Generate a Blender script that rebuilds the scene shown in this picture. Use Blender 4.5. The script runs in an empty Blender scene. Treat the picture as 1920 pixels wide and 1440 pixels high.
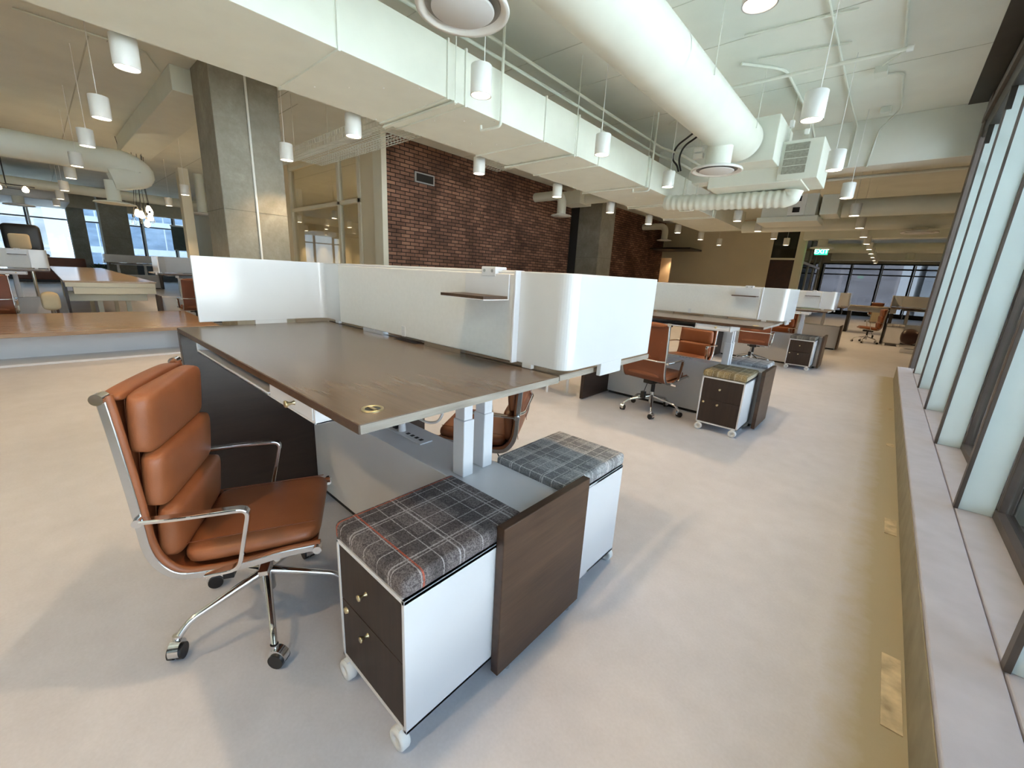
import bpy, bmesh, math, random
from mathutils import Vector, Matrix
random.seed(7)
PI = math.pi
S = bpy.context.scene
COL = S.collection

# ------------------------------------------------------------------ camera
def vp_camera(vy, vx):
    cx, cy = 960.0, 720.0
    a = Vector((vy[0]-cx, cy-vy[1])); b = Vector((vx[0]-cx, cy-vx[1]))
    f = math.sqrt(-(a.dot(b)))
    dy = Vector((a[0], a[1], -f)).normalized()
    dx = -Vector((b[0], b[1], -f)).normalized()
    dz = dx.cross(dy)
    return Matrix((dx, dy, dz)), f
CM, CF = vp_camera((1668, 555), (64, 470))
cam_d = bpy.data.cameras.new('camera'); cam = bpy.data.objects.new('camera', cam_d); COL.objects.link(cam)
cam.matrix_world = Matrix.Translation((0, 0, 1.45)) @ CM.to_4x4()
cam_d.sensor_width = 36.0; cam_d.sensor_fit = 'HORIZONTAL'; cam_d.lens = CF/1920*36
cam_d.clip_start = 0.05; cam_d.clip_end = 400
S.camera = cam

# ------------------------------------------------------------------ world, exposure
W = bpy.data.worlds.new('world'); S.world = W; W.use_nodes = True
wn = W.node_tree; wn.nodes.clear()
wo = wn.nodes.new('ShaderNodeOutputWorld'); wb = wn.nodes.new('ShaderNodeBackground')
wr = wn.nodes.new('ShaderNodeValToRGB'); wt = wn.nodes.new('ShaderNodeTexCoord'); wsx = wn.nodes.new('ShaderNodeSeparateXYZ')
wn.links.new(wt.outputs['Generated'], wsx.inputs[0]); wn.links.new(wsx.outputs[2], wr.inputs[0])
wr.color_ramp.elements[0].position = 0.0; wr.color_ramp.elements[0].color = (.66, .81, 1.0, 1)
wr.color_ramp.elements[1].position = 0.6; wr.color_ramp.elements[1].color = (.50, .70, 1.0, 1)
wn.links.new(wr.outputs[0], wb.inputs[0]); wn.links.new(wb.outputs[0], wo.inputs[0])
wb.inputs[1].default_value = 2.9
S.view_settings.view_transform = 'Standard'; S.view_settings.look = 'None'
S.view_settings.gamma = 1.0; S.view_settings.use_curve_mapping = False
S.view_settings.exposure = 0.74
S.cycles.max_bounces = 9; S.cycles.diffuse_bounces = 6; S.cycles.glossy_bounces = 4
S.cycles.transparent_max_bounces = 16; S.cycles.transmission_bounces = 6
S.cycles.sample_clamp_indirect = 6.0

LAMP_W = 60.0
LAMP_C = (1.0, .67, .35)
sd = bpy.data.lights.new('sun', 'SUN'); sd.energy = 60.0; sd.angle = .01; sd.color = (.95, .97, 1.0)
sun = bpy.data.objects.new('sun', sd); COL.objects.link(sun)
sun.rotation_euler = Vector((.62, .55, -.56)).to_track_quat('-Z', 'Y').to_euler()
def portal(name, loc, rot, sx, sy):
    d = bpy.data.lights.new(name, 'AREA'); d.shape = 'RECTANGLE'; d.size = sx; d.size_y = sy
    o = bpy.data.objects.new(name, d); COL.objects.link(o); o.location = loc; o.rotation_euler = rot
    d.energy = 1.0; d.cycles.is_portal = True
    return o
portal('daylight_east', (.83, 2.45, 2.0), (0, PI/2, 0), 3.5, 15.0)
portal('daylight_west', (-33.9, 3.0, 2.3), (0, -PI/2, 0), 3.6, 16.0)
portal('daylight_north', (0, 37.9, 1.7), (-PI/2, 0, 0), 8.0, 3.6)

# ------------------------------------------------------------------ materials
MATS = {}
class NT:
    def __init__(s, name):
        s.m = bpy.data.materials.new(name); s.m.use_nodes = True; s.t = s.m.node_tree
        s.b = s.t.nodes['Principled BSDF']; MATS[name] = s.m
    def n(s, typ, **k):
        x = s.t.nodes.new(typ)
        for a, v in k.items(): setattr(x, a, v)
        return x
    def l(s, a, b): s.t.links.new(a, b)
    def coord(s, scale=(1,1,1), rot=(0,0,0), kind='Object'):
        c = s.n('ShaderNodeTexCoord'); m = s.n('ShaderNodeMapping'); m.inputs['Scale'].default_value = scale
        m.inputs['Rotation'].default_value = rot; s.l(c.outputs[kind], m.inputs[0]); return m.outputs[0]
    def noise(s, vec, sc, det=4, rough=.5, dist=0):
        x = s.n('ShaderNodeTexNoise'); x.inputs['Scale'].default_value = sc; x.inputs['Detail'].default_value = det
        x.inputs['Roughness'].default_value = rough; x.inputs['Distortion'].default_value = dist
        s.l(vec, x.inputs['Vector']); return x.outputs['Fac']
    def ramp(s, fac, stops):
        r = s.n('ShaderNodeValToRGB'); e = r.color_ramp.elements
        while len(e) < len(stops): e.new(.5)
        for i, (p, c) in enumerate(stops): e[i].position = p; e[i].color = (*c, 1)
        s.l(fac, r.inputs[0]); return r.outputs[0]
    def bump(s, fac, st=.1, d=.01):
        b = s.n('ShaderNodeBump'); b.inputs['Strength'].default_value = st; b.inputs['Distance'].default_value = d
        s.l(fac, b.inputs['Height']); s.l(b.outputs[0], s.b.inputs['Normal'])
    def mix(s, fac, a, b, mode='MIX'):
        x = s.n('ShaderNodeMix', data_type='RGBA', blend_type=mode)
        if isinstance(fac, float): x.inputs[0].default_value = fac
        else: s.l(fac, x.inputs[0])
        for i, v in ((6, a), (7, b)):
            if isinstance(v, tuple): x.inputs[i].default_value = (*v, 1)
            else: s.l(v, x.inputs[i])
        return x.outputs[2]
    def math(s, op, a, b=None):
        x = s.n('ShaderNodeMath', operation=op)
        for i, v in ((0, a), (1, b)):
            if v is None: continue
            if isinstance(v, (int, float)): x.inputs[i].default_value = v
            else: s.l(v, x.inputs[i])
        return x.outputs[0]

def simple(name, col, rough=.5, metal=0.0, var=.06, vs=6.0, bump=0, bs=60, coat=0, spec=.5):
    k = NT(name); v = k.coord()
    lo = tuple(max(0, c*(1-var)) for c in col); hi = tuple(min(1, c*(1+var)) for c in col)
    k.l(k.ramp(k.noise(v, vs), [(.3, lo), (.7, hi)]), k.b.inputs['Base Color'])
    k.b.inputs['Roughness'].default_value = rough; k.b.inputs['Metallic'].default_value = metal
    k.b.inputs['Coat Weight'].default_value = coat; k.b.inputs['Specular IOR Level'].default_value = spec
    if bump: k.bump(k.noise(v, bs), bump)
    return k.m

WHITE = simple('white_lacquer', (.70, .70, .72), .35, var=.01)
WGLOSS = simple('white_gloss_acrylic', (.67, .67, .67), .12, var=.01)
WFELT = simple('white_board_fabric', (.78, .77, .75), .8, var=.02, vs=60, bump=.15, bs=500)
PAINT = simple('white_duct_paint', (.73, .765, .69), .5, var=.03, vs=3)
CEIL = simple('ceiling_paint', (.78, .81, .75), .8, var=.05, vs=1.2, bump=.1, bs=30)
LAMPW = simple('lamp_white_metal', (.80, .82, .80), .35, var=.01)
BEIGE = simple('beige_wall_paint', (.70, .64, .49), .8, var=.03, vs=1)
CREAM = simple('cream_wall_paint', (.72, .70, .58), .7, var=.02, vs=1)
CHROME = simple('polished_chrome', (.80, .80, .80), .10, 1.0, var=.02)
ALU = simple('cast_aluminium', (.66, .67, .68), .22, 1.0, var=.03)
BRASS = simple('aged_brass', (.62, .52, .32), .3, 1.0, var=.05)
BLACK = simple('black_plastic', (.012, .012, .013), .4, var=.1)
DARKM = simple('dark_bronze_metal', (.035, .030, .026), .4, 0.3, var=.2, vs=4)
BRONZE = simple('brown_bronze_frame', (.10, .082, .072), .45, 0.2, var=.15, vs=4)
GREY = simple('grey_metal', (.35, .36, .36), .4, .2, var=.05)
FIN = simple('pale_glass_fin', (.72, .84, .86), .45, var=.04, vs=2, spec=.4)
SILL = simple('sill_stone', (.43, .43, .49), .55, var=.06, vs=9, bump=.04, bs=200)
KERB = simple('kerb_plywood_edge', (.26, .23, .16), .7, var=.15, vs=8)
TANST = simple('dusty_tan_patch', (.50, .43, .30), .8, var=.35, vs=14)
RING = simple('white_rubber', (.75, .76, .76), .5, var=.02)
GREENP = simple('plant_green', (.07, .14, .05), .6, var=.5, vs=20)
SHADE = simple('roller_shade_cloth', (.10, .12, .115), .9, var=.1)
NAVY = simple('blue_grey_screen', (.06, .075, .10), .6, var=.1)
TANL = simple('tan_fabric', (.55, .47, .32), .8, var=.05)
CARD = simple('brown_cardboard', (.33, .22, .13), .8, var=.1)

def leather():
    k = NT('cognac_leather'); v = k.coord()
    c = k.ramp(k.noise(v, 5, 5), [(.3, (.22, .070, .024)), (.7, (.29, .096, .036))])
    k.l(c, k.b.inputs['Base Color']); k.b.inputs['Roughness'].default_value = .42
    x = k.n('ShaderNodeTexVoronoi'); x.inputs['Scale'].default_value = 350; k.l(v, x.inputs['Vector'])
    k.bump(x.outputs['Distance'], .10, .003); return k.m
LEATHER = leather()
LEATHX = simple('oxblood_leather', (.035, .010, .008), .4, var=.2)
LEATHD = simple('dark_cognac_leather', (.17, .045, .014), .45, var=.1)

def wood(name, lo, hi, axis=0, rough=.35, sc=1.0, coat=0.0):
    k = NT(name)
    s = [9*sc, 9*sc, 9*sc]; s[axis] = .9*sc
    v = k.coord(tuple(s))
    n1 = k.noise(v, 2.5, 8, .6, .15); s2 = [90*sc]*3; s2[axis] = 3*sc
    n2 = k.noise(k.coord(tuple(s2)), 2, 3, .6)
    f = k.math('ADD', k.math('MULTIPLY', n1, .75), k.math('MULTIPLY', n2, .25))
    k.l(k.ramp(f, [(.32, lo), (.68, hi)]), k.b.inputs['Base Color'])
    k.b.inputs['Roughness'].default_value = rough; k.b.inputs['Coat Weight'].default_value = coat
    k.b.inputs['Coat Roughness'].default_value = .2
    k.bump(n2, .06, .002); return k.m
WALNUT = wood('dark_walnut_panel', (.040, .019, .010), (.095, .050, .028), 1, .42)
WALNUTG = wood('walnut_gable', (.018, .010, .007), (.035, .020, .014), 1, .35)
DRAWERW = wood('dark_walnut_drawer', (.018, .010, .007), (.044, .025, .016), 2, .6)
DESKTOP = wood('walnut_desktop', (.108, .078, .056), (.148, .110, .080), 0, .24)
EDGE = wood('grey_plywood_edge', (.20, .17, .14), (.36, .32, .27), 1, .6, 2.0)
LEDGE = wood('ledge_wood_top', (.27, .17, .105), (.36, .24, .15), 1, .22)
TANWOOD = wood('light_table_wood', (.38, .28, .19), (.48, .37, .26), 0, .18)

def floor_mat():
    k = NT('polished_concrete_floor'); v = k.coord()
    n1 = k.noise(v, .7, 6, .6, .4); n2 = k.noise(v, 7, 5, .6); n3 = k.noise(v, 90, 2)
    f = k.math('ADD', k.math('MULTIPLY', n1, .5), k.math('ADD', k.math('MULTIPLY', n2, .3), k.math('MULTIPLY', n3, .2)))
    c = k.ramp(f, [(.30, (.45, .455, .50)), (.50, (.53, .535, .585)), (.70, (.61, .615, .67))])
    # dusty tan strip beside the kerb
    sx = k.n('ShaderNodeSeparateXYZ'); k.l(v, sx.inputs[0])
    wob = k.math('MULTIPLY', k.math('SUBTRACT', n2, .5), .16)
    m = k.n('ShaderNodeMapRange'); k.l(k.math('ADD', sx.outputs[0], wob), m.inputs[0])
    m.inputs[1].default_value = .10; m.inputs[2].default_value = .24
    mm = k.math('MULTIPLY', m.outputs[0], k.math('LESS_THAN', sx.outputs[1], 10.2))
    c2 = k.mix(k.math('MULTIPLY', mm, .9), c, (.36, .31, .19))
    k.l(c2, k.b.inputs['Base Color'])
    k.b.inputs['Roughness'].default_value = .42; k.b.inputs['Specular IOR Level'].default_value = .45
    k.bump(n3, .03, .002); return k.m
FLOOR = floor_mat()

def concrete():
    k = NT('board_marked_concrete'); v = k.coord()
    n1 = k.noise(v, 1.6, 6, .6, .8); n2 = k.noise(v, 14, 5, .7)
    f = k.math('ADD', k.math('MULTIPLY', n1, .65), k.math('MULTIPLY', n2, .35))
    k.l(k.ramp(f, [(.32, (.20, .195, .155)), (.55, (.29, .28, .235)), (.72, (.38, .37, .31))]), k.b.inputs['Base Color'])
    k.b.inputs['Roughness'].default_value = .8; k.bump(n2, .25, .01); return k.m
CONC = concrete()

def brick():
    k = NT('old_red_brick'); c = k.n('ShaderNodeTexCoord'); s = k.n('ShaderNodeSeparateXYZ'); k.l(c.outputs['Object'], s.inputs[0])
    cb = k.n('ShaderNodeCombineXYZ'); k.l(s.outputs[1], cb.inputs[0]); k.l(s.outputs[2], cb.inputs[1])
    wob = k.noise(c.outputs['Object'], 6, 3)
    b = k.n('ShaderNodeTexBrick'); k.l(cb.outputs[0], b.inputs['Vector'])
    b.inputs['Scale'].default_value = 1.0; b.inputs['Brick Width'].default_value = .27; b.inputs['Row Height'].default_value = .090
    b.inputs['Mortar Size'].default_value = .012; b.inputs['Mortar Smooth'].default_value = .3
    b.inputs['Color1'].default_value = (.30, .155, .10, 1); b.inputs['Color2'].default_value = (.13, .062, .042, 1)
    b.inputs['Mortar'].default_value = (.022, .014, .011, 1); b.inputs['Bias'].default_value = -.1
    big = k.ramp(k.noise(c.outputs['Object'], .9, 5, .6, .5), [(.38, (.38, .32, .29)), (.58, (1, 1, 1))])
    k.l(k.mix(.8, b.outputs['Color'], big, 'MULTIPLY'), k.b.inputs['Base Color'])
    k.b.inputs['Roughness'].default_value = .9
    h = k.math('SUBTRACT', k.math('MULTIPLY', wob, .3), b.outputs['Fac']); k.bump(h, .6, .01); return k.m
BRICK = brick()

def plaid(name, base, base2, light, accent=None, sc=1.0):
    k = NT(name); v = k.coord(); s = k.n('ShaderNodeSeparateXYZ'); k.l(v, s.inputs[0])
    weave = k.noise(v, 260, 2, .6)
    streak = k.noise(k.coord((30, 30, 30)), 4, 4)
    base_c = k.ramp(k.math('ADD', k.math('MULTIPLY', weave, .6), k.math('MULTIPLY', streak, .4)), [(.42, base), (.58, base2)])
    def lines(o, period, off, wd):
        n = k.math('ADD', o, k.math('MULTIPLY', k.math('SUBTRACT', weave, .5), .006))
        f = k.math('FRACT', k.math('ADD', k.math('DIVIDE', n, period), off))
        return k.math('LESS_THAN', f, wd/period)
    z = s.outputs[2]
    X = s.outputs[0]; Y = s.outputs[1]
    gx = k.math('MAXIMUM', lines(X, .074*sc, .1, .0035), lines(X, .222*sc, .43, .006))
    gy = k.math('MAXIMUM', lines(Y, .080*sc, .3, .0035), lines(Y, .240*sc, .17, .006))
    g = k.math('MULTIPLY', k.math('MAXIMUM', gx, gy), k.math('MULTIPLY', streak, 1.5))
    dk = k.math('MAXIMUM', lines(X, .222*sc, .75, .055), lines(Y, .240*sc, .62, .06))
    c = k.mix(k.math('MULTIPLY', dk, .45), base_c, tuple(x*.35 for x in base))
    c = k.mix(g, c, light)
    if accent:
        a = k.math('MULTIPLY', k.math('MAXIMUM', lines(X, .40, .46, .006), lines(Y, .52, .88, .006)), weave)
        c = k.mix(k.math('MULTIPLY', a, 1.4), c, accent)
    k.l(c, k.b.inputs['Base Color']); k.b.inputs['Roughness'].default_value = .95
    k.bump(weave, .5, .004); return k.m
PLAID_D = plaid('charcoal_tweed_plaid', (.075, .062, .062), (.22, .19, .185), (.50, .46, .46), (.55, .10, .04))
PLAID_L = plaid('pale_grey_plaid', (.24, .24, .245), (.50, .49, .49), (.70, .68, .66), None, .8)
PLAID_T = plaid('mustard_tweed_plaid', (.18, .13, .06), (.40, .31, .17), (.50, .44, .33), None, .7)
PLAID_S = plaid('silver_tweed_plaid', (.34, .34, .36), (.50, .50, .52), (.64, .64, .66), None, .7)
PLAID_G = plaid('brown_grey_tweed', (.08, .075, .065), (.20, .19, .17), (.28, .27, .25), None, .9)

def glass(name='window_glass', tint=(.92, .94, .92), refl=1.0):
    k = NT(name); t = k.t; t.nodes.remove(k.b)
    out = [n for n in t.nodes if n.type == 'OUTPUT_MATERIAL'][0]
    tr = k.n('ShaderNodeBsdfTransparent'); tr.inputs[0].default_value = (*tint, 1)
    gl = k.n('ShaderNodeBsdfGlossy'); gl.inputs['Roughness'].default_value = .02
    fr = k.n('ShaderNodeFresnel'); fr.inputs[0].default_value = 1.45
    mx = k.n('ShaderNodeMixShader'); f = k.math('MULTIPLY', fr.outputs[0], refl)
    k.l(f, mx.inputs[0]); k.l(tr.outputs[0], mx.inputs[1]); k.l(gl.outputs[0], mx.inputs[2]); k.l(mx.outputs[0], out.inputs[0])
    return k.m
GLASS = glass()
GLASSW = glass('dimming_glass_west', (.56, .58, .58))  # grey tint added to dim the overbright view through the west windows
GLASSN = glass('dimming_glass_north', (.34, .34, .34))  # darkening tint added against glare, in place of translucent shades
GLASSR = glass('partition_glass', (.96, .96, .92), .45)
GLASSD = glass('dark_transom_glass', (.35, .37, .30), 1.5)

def emit(name, col, st):
    k = NT(name); k.b.inputs['Base Color'].default_value = (*col, 1)
    k.b.inputs['Emission Color'].default_value = (*col, 1); k.b.inputs['Emission Strength'].default_value = st
    v = k.coord(); k.bump(k.noise(v, 40), .02); return k.m
LAMPE = emit('lamp_reflector_glow', (1.0, .86, .66), 9.0)
BULBE = emit('filament_bulb_glow', (1.0, .78, .48), 16.0)
EXITE = emit('exit_sign_green', (.02, .75, .22), 2.2)
EXITW = emit('exit_sign_letters', (.55, 1.0, .70), 3.5)

def facade(name, wall, gl1, gl2, sx, sz):
    k = NT(name); c = k.n('ShaderNodeTexCoord'); s = k.n('ShaderNodeSeparateXYZ'); k.l(c.outputs['Object'], s.inputs[0])
    h = k.math('ADD', s.outputs[0], s.outputs[1])
    fx = k.math('FRACT', k.math('DIVIDE', h, sx)); fz = k.math('FRACT', k.math('DIVIDE', s.outputs[2], sz))
    mul = k.math('MAXIMUM', k.math('LESS_THAN', fx, .06), k.math('LESS_THAN', fz, .22))
    g = k.ramp(k.noise(k.coord((.15, .15, .5)), 3, 3), [(.35, gl1), (.65, gl2)])
    k.l(k.mix(mul, g, wall), k.b.inputs['Base Color']); k.b.inputs['Roughness'].default_value = .5
    return k.m
FAC1 = facade('glass_office_facade', (.62, .66, .72), (.16, .24, .36), (.30, .40, .54), 2.1, 3.4)
FAC2 = facade('pale_block_facade', (.60, .58, .55), (.34, .36, .40), (.45, .47, .50), 6.0, 5.0)
FAC3 = facade('dark_block_facade', (.07, .072, .085), (.035, .038, .048), (.06, .065, .08), 5.0, 12.0)
PAVE = simple('street_paving', (.48, .53, .53), .9, var=.25, vs=.4)

# ------------------------------------------------------------------ mesh helpers
class MB:
    def __init__(s): s.v = []; s.f = []; s.sm = []
    def add(s, vs, fs, smooth=False):
        o = len(s.v); s.v += [tuple(v) for v in vs]; s.f += [tuple(i+o for i in f) for f in fs]; s.sm += [smooth]*len(fs); return s
    def box(s, x0, x1, y0, y1, z0, z1):
        v = [(x, y, z) for z in (z0, z1) for y in (y0, y1) for x in (x0, x1)]
        return s.add(v, [(0,2,3,1),(4,5,7,6),(0,1,5,4),(2,6,7,3),(0,4,6,2),(1,3,7,5)])
    def cyl(s, a, b, r, r2=None, n=20, caps=True):
        a = Vector(a); b = Vector(b); r2 = r if r2 is None else r2
        d = (b-a).normalized(); u = d.orthogonal().normalized(); w = d.cross(u)
        vs = []
        for p, rr in ((a, r), (b, r2)):
            for i in range(n):
                t = 2*PI*i/n; vs.append(p+(u*math.cos(t)+w*math.sin(t))*rr)
        s.add(vs, [(i, (i+1) % n, n+(i+1) % n, n+i) for i in range(n)], True)
        if caps: s.add(vs[:n], [tuple(range(n))[::-1]]); s.add(vs[n:], [tuple(range(n))])
        return s
    def tube(s, pts, r, n=10, caps=True, round_=0, flat=None, upv=None):
        """swept tube; flat=(a,b) gives a rectangular section a along side, b along normal"""
        pts = [Vector(p) for p in pts]
        if round_: pts = fillet(pts, round_)
        rings = []; u = None
        for i, p in enumerate(pts):
            d = ((pts[min(i+1, len(pts)-1)]-p).normalized()+(p-pts[max(i-1, 0)]).normalized())
            d = d.normalized() if d.length > 1e-6 else (pts[min(i+1, len(pts)-1)]-p).normalized()
            if upv is not None: u = (Vector(upv)-d*d.dot(Vector(upv))).normalized()
            elif u is None: u = d.orthogonal().normalized()
            else: u = (u-d*d.dot(u)).normalized()
            w = d.cross(u)
            if flat: ring = [p+u*a*flat[0]/2+w*b*flat[1]/2 for a, b in ((-1,-1),(1,-1),(1,1),(-1,1))]
            else:
                rr = r[i] if isinstance(r, (list, tuple)) else r
                ring = [p+(u*math.cos(2*PI*k/n)+w*math.sin(2*PI*k/n))*rr for k in range(n)]
            rings.append(ring)
        m = len(rings[0]); vs = [v for rg in rings for v in rg]
        fs = [(i*m+j, i*m+(j+1) % m, (i+1)*m+(j+1) % m, (i+1)*m+j) for i in range(len(rings)-1) for j in range(m)]
        s.add(vs, fs, not flat)
        if caps: s.add(rings[0], [tuple(range(m))[::-1]]); s.add(rings[-1], [tuple(range(m))])
        return s
    def lathe(s, prof, c=(0,0,0), n=32, axis=2):
        vs = []
        for r, z in prof:
            for i in range(n):
                t = 2*PI*i/n; p = (r*math.cos(t), r*math.sin(t), z)
                if axis == 0: p = (p[2], p[0], p[1])
                if axis == 1: p = (p[0], p[2], p[1])
                vs.append((p[0]+c[0], p[1]+c[1], p[2]+c[2]))
        m = len(prof)
        return s.add(vs, [(i*n+j, i*n+(j+1) % n, (i+1)*n+(j+1) % n, (i+1)*n+j) for i in range(m-1) for j in range(n)], True)
    def pillow(s, w, l, t, M=None, p=5.0, nu=18, nv=18, bulge=.25):
        M = M or Matrix.Identity(4)
        def h(a): return max(0.0, 1-abs(a)**p)**(1/2.4)
        def grid(sgn):
            g = []
            for j in range(nv+1):
                for i in range(nu+1):
                    a = math.sin((i/nu-.5)*PI); b = math.sin((j/nv-.5)*PI)
                    hh = h(a)*h(b)*(1-bulge+bulge*math.cos(a*PI/2)*math.cos(b*PI/2))
                    rr = 1.0-.06*(abs(a)**8)*(abs(b)**8)*2
                    g.append(M @ Vector((a*w/2*rr, b*l/2*rr, sgn*hh*t/2)))
            return g
        for sgn in (1, -1):
            fs = []
            for j in range(nv):
                for i in range(nu):
                    q = (j*(nu+1)+i, j*(nu+1)+i+1, (j+1)*(nu+1)+i+1, (j+1)*(nu+1)+i)
                    fs.append(q if sgn > 0 else q[::-1])
            s.add(grid(sgn), fs, True)
        return s
    def build(s, name, mat, parent=None, bevel=0, seg=2, loc=None, merge=False):
        me = bpy.data.meshes.new(name); me.from_pydata(s.v, [], s.f); me.update()
        me.polygons.foreach_set('use_smooth', s.sm)
        if merge:
            b = bmesh.new(); b.from_mesh(me); bmesh.ops.remove_doubles(b, verts=b.verts, dist=1e-4); b.to_mesh(me); b.free()
        mats = mat if isinstance(mat, (list, tuple)) else [mat]
        for m in mats: me.materials.append(m)
        o = bpy.data.objects.new(name, me); COL.objects.link(o)
        if parent: o.parent = parent
        if loc: o.location = loc
        if bevel:
            md = o.modifiers.new('bevel', 'BEVEL'); md.width = bevel; md.segments = seg; md.limit_method = 'ANGLE'
            md.harden_normals = False
        return o
def fillet(pts, r, n=6):
    out = [pts[0]]
    for i in range(1, len(pts)-1):
        a, b, c = pts[i-1], pts[i], pts[i+1]
        rr = min(r, (a-b).length*.49, (c-b).length*.49)
        p0 = b+(a-b).normalized()*rr; p1 = b+(c-b).normalized()*rr
        for k in range(n+1):
            t = k/n; out.append(p0*(1-t)**2+b*2*t*(1-t)+p1*t*t)
    out.append(pts[-1]); return out
def tag(o, label=None, cat=None, group=None, kind=None):
    if label: o['label'] = label
    if cat: o['category'] = cat
    if group: o['group'] = group
    if kind: o['kind'] = kind
    return o
def empty(name, loc=(0,0,0), rz=0, label=None, cat=None, group=None):
    o = bpy.data.objects.new(name, None); COL.objects.link(o); o.location = loc; o.rotation_euler = (0, 0, rz)
    o.empty_display_size = .1
    return tag(o, label, cat, group)
def copy_tree(o, parent=None):
    c = o.copy(); COL.objects.link(c); c.parent = parent
    for ch in list(o.children): copy_tree(ch, c)
    return c
def struct(name, mb, mat, bevel=0, label=None, parent=None):
    o = mb.build(name, mat, parent, bevel)
    if parent is None: o['kind'] = 'structure'
    if label: o['label'] = label
    return o

# ------------------------------------------------------------------ room shell
CZ = 4.5
struct('floor', MB().box(-36, 5, -6, 40, -.12, 0), FLOOR)
struct('ceiling', MB().box(-36, 5, -6, 40, CZ, CZ+.15), CEIL)
struct('wall_south', MB().box(-36, 5, -6.2, -6, 0, CZ), CREAM)
struct('wall_east', MB().box(4, 4.2, 10.5, 40, 0, CZ), BEIGE)
struct('wall_return', MB().box(.78, 4.0, 10.3, 10.5, 0, CZ), BEIGE)
struct('wall_brick', MB().box(-9.7, -9.4, 5.82, 22.2, 0, CZ), BRICK)
fw = MB().box(-14, -8.85, 22.2, 22.4, 2.78, CZ).box(-14, -9.65, 22.2, 22.4, 0, 2.78).box(-8.85, -4.35, 22.2, 22.4, 0, CZ)
struct('wall_north', fw, BEIGE)
# corridor behind the opening in the far wall
struct('wall_corridor', MB().box(-14, -7, 24.6, 24.8, 0, CZ), simple('peach_wall_paint', (.80, .66, .52), .8, var=.02))
# beam across the bays
struct('trim_1', MB().box(-4.8, .78, 10.4, 10.85, 3.72, CZ), CEIL, .01)
# dark ceiling slot and window head
struct('trim_3', MB().box(.30, .54, -6, 10.39, CZ-.02, CZ), DARKM)
struct('trim_4', MB().box(.54, .82, -6, 10.3, 3.86, CZ), DARKM, .01)
struct('trim_5', MB().box(.50, .56, -6, 10.1, 4.1, 4.22), BRONZE, .004)
# sill kerb
k = MB().box(.361, .545, -6, 9.93, 0, .25).box(.55, 1.1, -6, 9.93, 0, .25)
struct('trim_6', k, SILL, .006)
struct('trim_7', MB().box(.356, .361, -6, 9.93, 0, .232), KERB, .002)
# east window glass, frames, fins
FY = [-5.37+1.47*i for i in range(11)]
for i, y in enumerate(FY):
    f = MB().box(.56, .70, y-.012, y+.012, .25, 3.86)
    o = struct('trim_%d' % (10+i), f, FIN, .003)
    MB().box(.543, .562, y-.022, y+.022, .25, 3.9).build('fin_edge', BRONZE, o, .002)
    m = MB().box(.545, .60, y-.03, y+.03, 3.62, 3.92).build('fin_bracket', DARKM, o, .003)
    if i+1 < len(FY):
        w = empty('window_%d' % (i+1), (.74, y+.735, .25)); w['kind'] = 'structure'
        fr = MB()
        fr.box(-.04, .05, -.735, .735, 0, .05).box(-.04, .05, -.735, .735, 3.58, 3.62)
        fr.box(-.03, .05, -.735, -.705, 0, 3.62).box(-.03, .05, .705, .735, 0, 3.62)
        fr.box(-.02, .03, -.735, .735, 3.0, 3.03)
        fr.build('window_frame', BRONZE, w, .003)
        MB().box(-.004, .004, -.70, .70, .05, 3.58).build('pane', GLASS, w)
# dark pole end post at the far end of the glazed wall
struct('trim_8', MB().box(.52, .78, 9.93, 10.3, 0, CZ), BRONZE, .01)

# north window wall (far end)
w = empty('window_20', (0, 38, 0)); w['kind'] = 'structure'
fr = MB().box(-4, 4, -.06, .06, 0, .28).box(-4, 4, -.06, .06, 3.10, 3.2).box(-4, 4, -.05, .05, 2.72, 2.80).box(-4, 4, -.06, .06, 3.42, 3.5)
for i in range(6): fr.box(-4.05+1.6*i, -3.95+1.6*i, -.08, .08, 0, 3.45)
fr.build('window_frame', DARKM, w, .003)
fr = MB()
for i in range(6): fr.box(-3.93+1.6*i, -3.87+1.6*i, -.10, .05, 0, 3.4)
fr.build('mullion_cap', WHITE, w)
MB().box(-4, 4, -.004, .004, .28, 3.45).build('pane', GLASSN, w)
struct('wall_north_end', MB().box(-36, 4.2, 38, 38.2, 3.5, CZ).box(-36, -4, 38, 38.2, 0, 3.5), BEIGE)
# glass partition beyond the far wall
gp = empty('window_21', (-3.45, 22.3, 0)); gp['kind'] = 'structure'
fr = MB()
for j in range(5): fr.box(-.05, .05, .0+2.1*j, .10+2.1*j, 0, 4.0)
fr.box(-.05, .05, 0, 8.5, 0, .12).box(-.05, .05, 0, 8.5, 2.75, 2.85).box(-.05, .05, 0, 8.5, 3.95, 4.05)
fr.build('window_frame', GREY, gp, .004); MB().box(-.005, .005, 0, 8.5, .1, 4).build('pane', GLASSD, gp)
struct('wall_partition_back', MB().box(-8, -7.8, 22.4, 38, 0, CZ), BEIGE)
struct('trim_22', MB().box(-3.42, -3.12, 22.2, 22.6, 0, CZ), CREAM, .01)
# dark door in the far wall
d = empty('door_1', (-3.88, 22.24, 0)); d['kind'] = 'structure'
MB().box(-.47, .46, -.03, .03, 0, 2.76).build('door_leaf', simple('dark_red_door', (.035, .012, .008), .4, var=.3), d, .005)
MB().box(-.47, .46, -.05, .05, 2.76, 2.84).build('door_head', CREAM, d, .003)
MB().box(-.47, .46, -.01, .01, 2.84, CZ).build('transom_pane', GLASSD, d)
MB().cyl((.36, -.06, 1.0), (.36, -.06, 1.3), .012).build('door_handle', CHROME, d)

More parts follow.
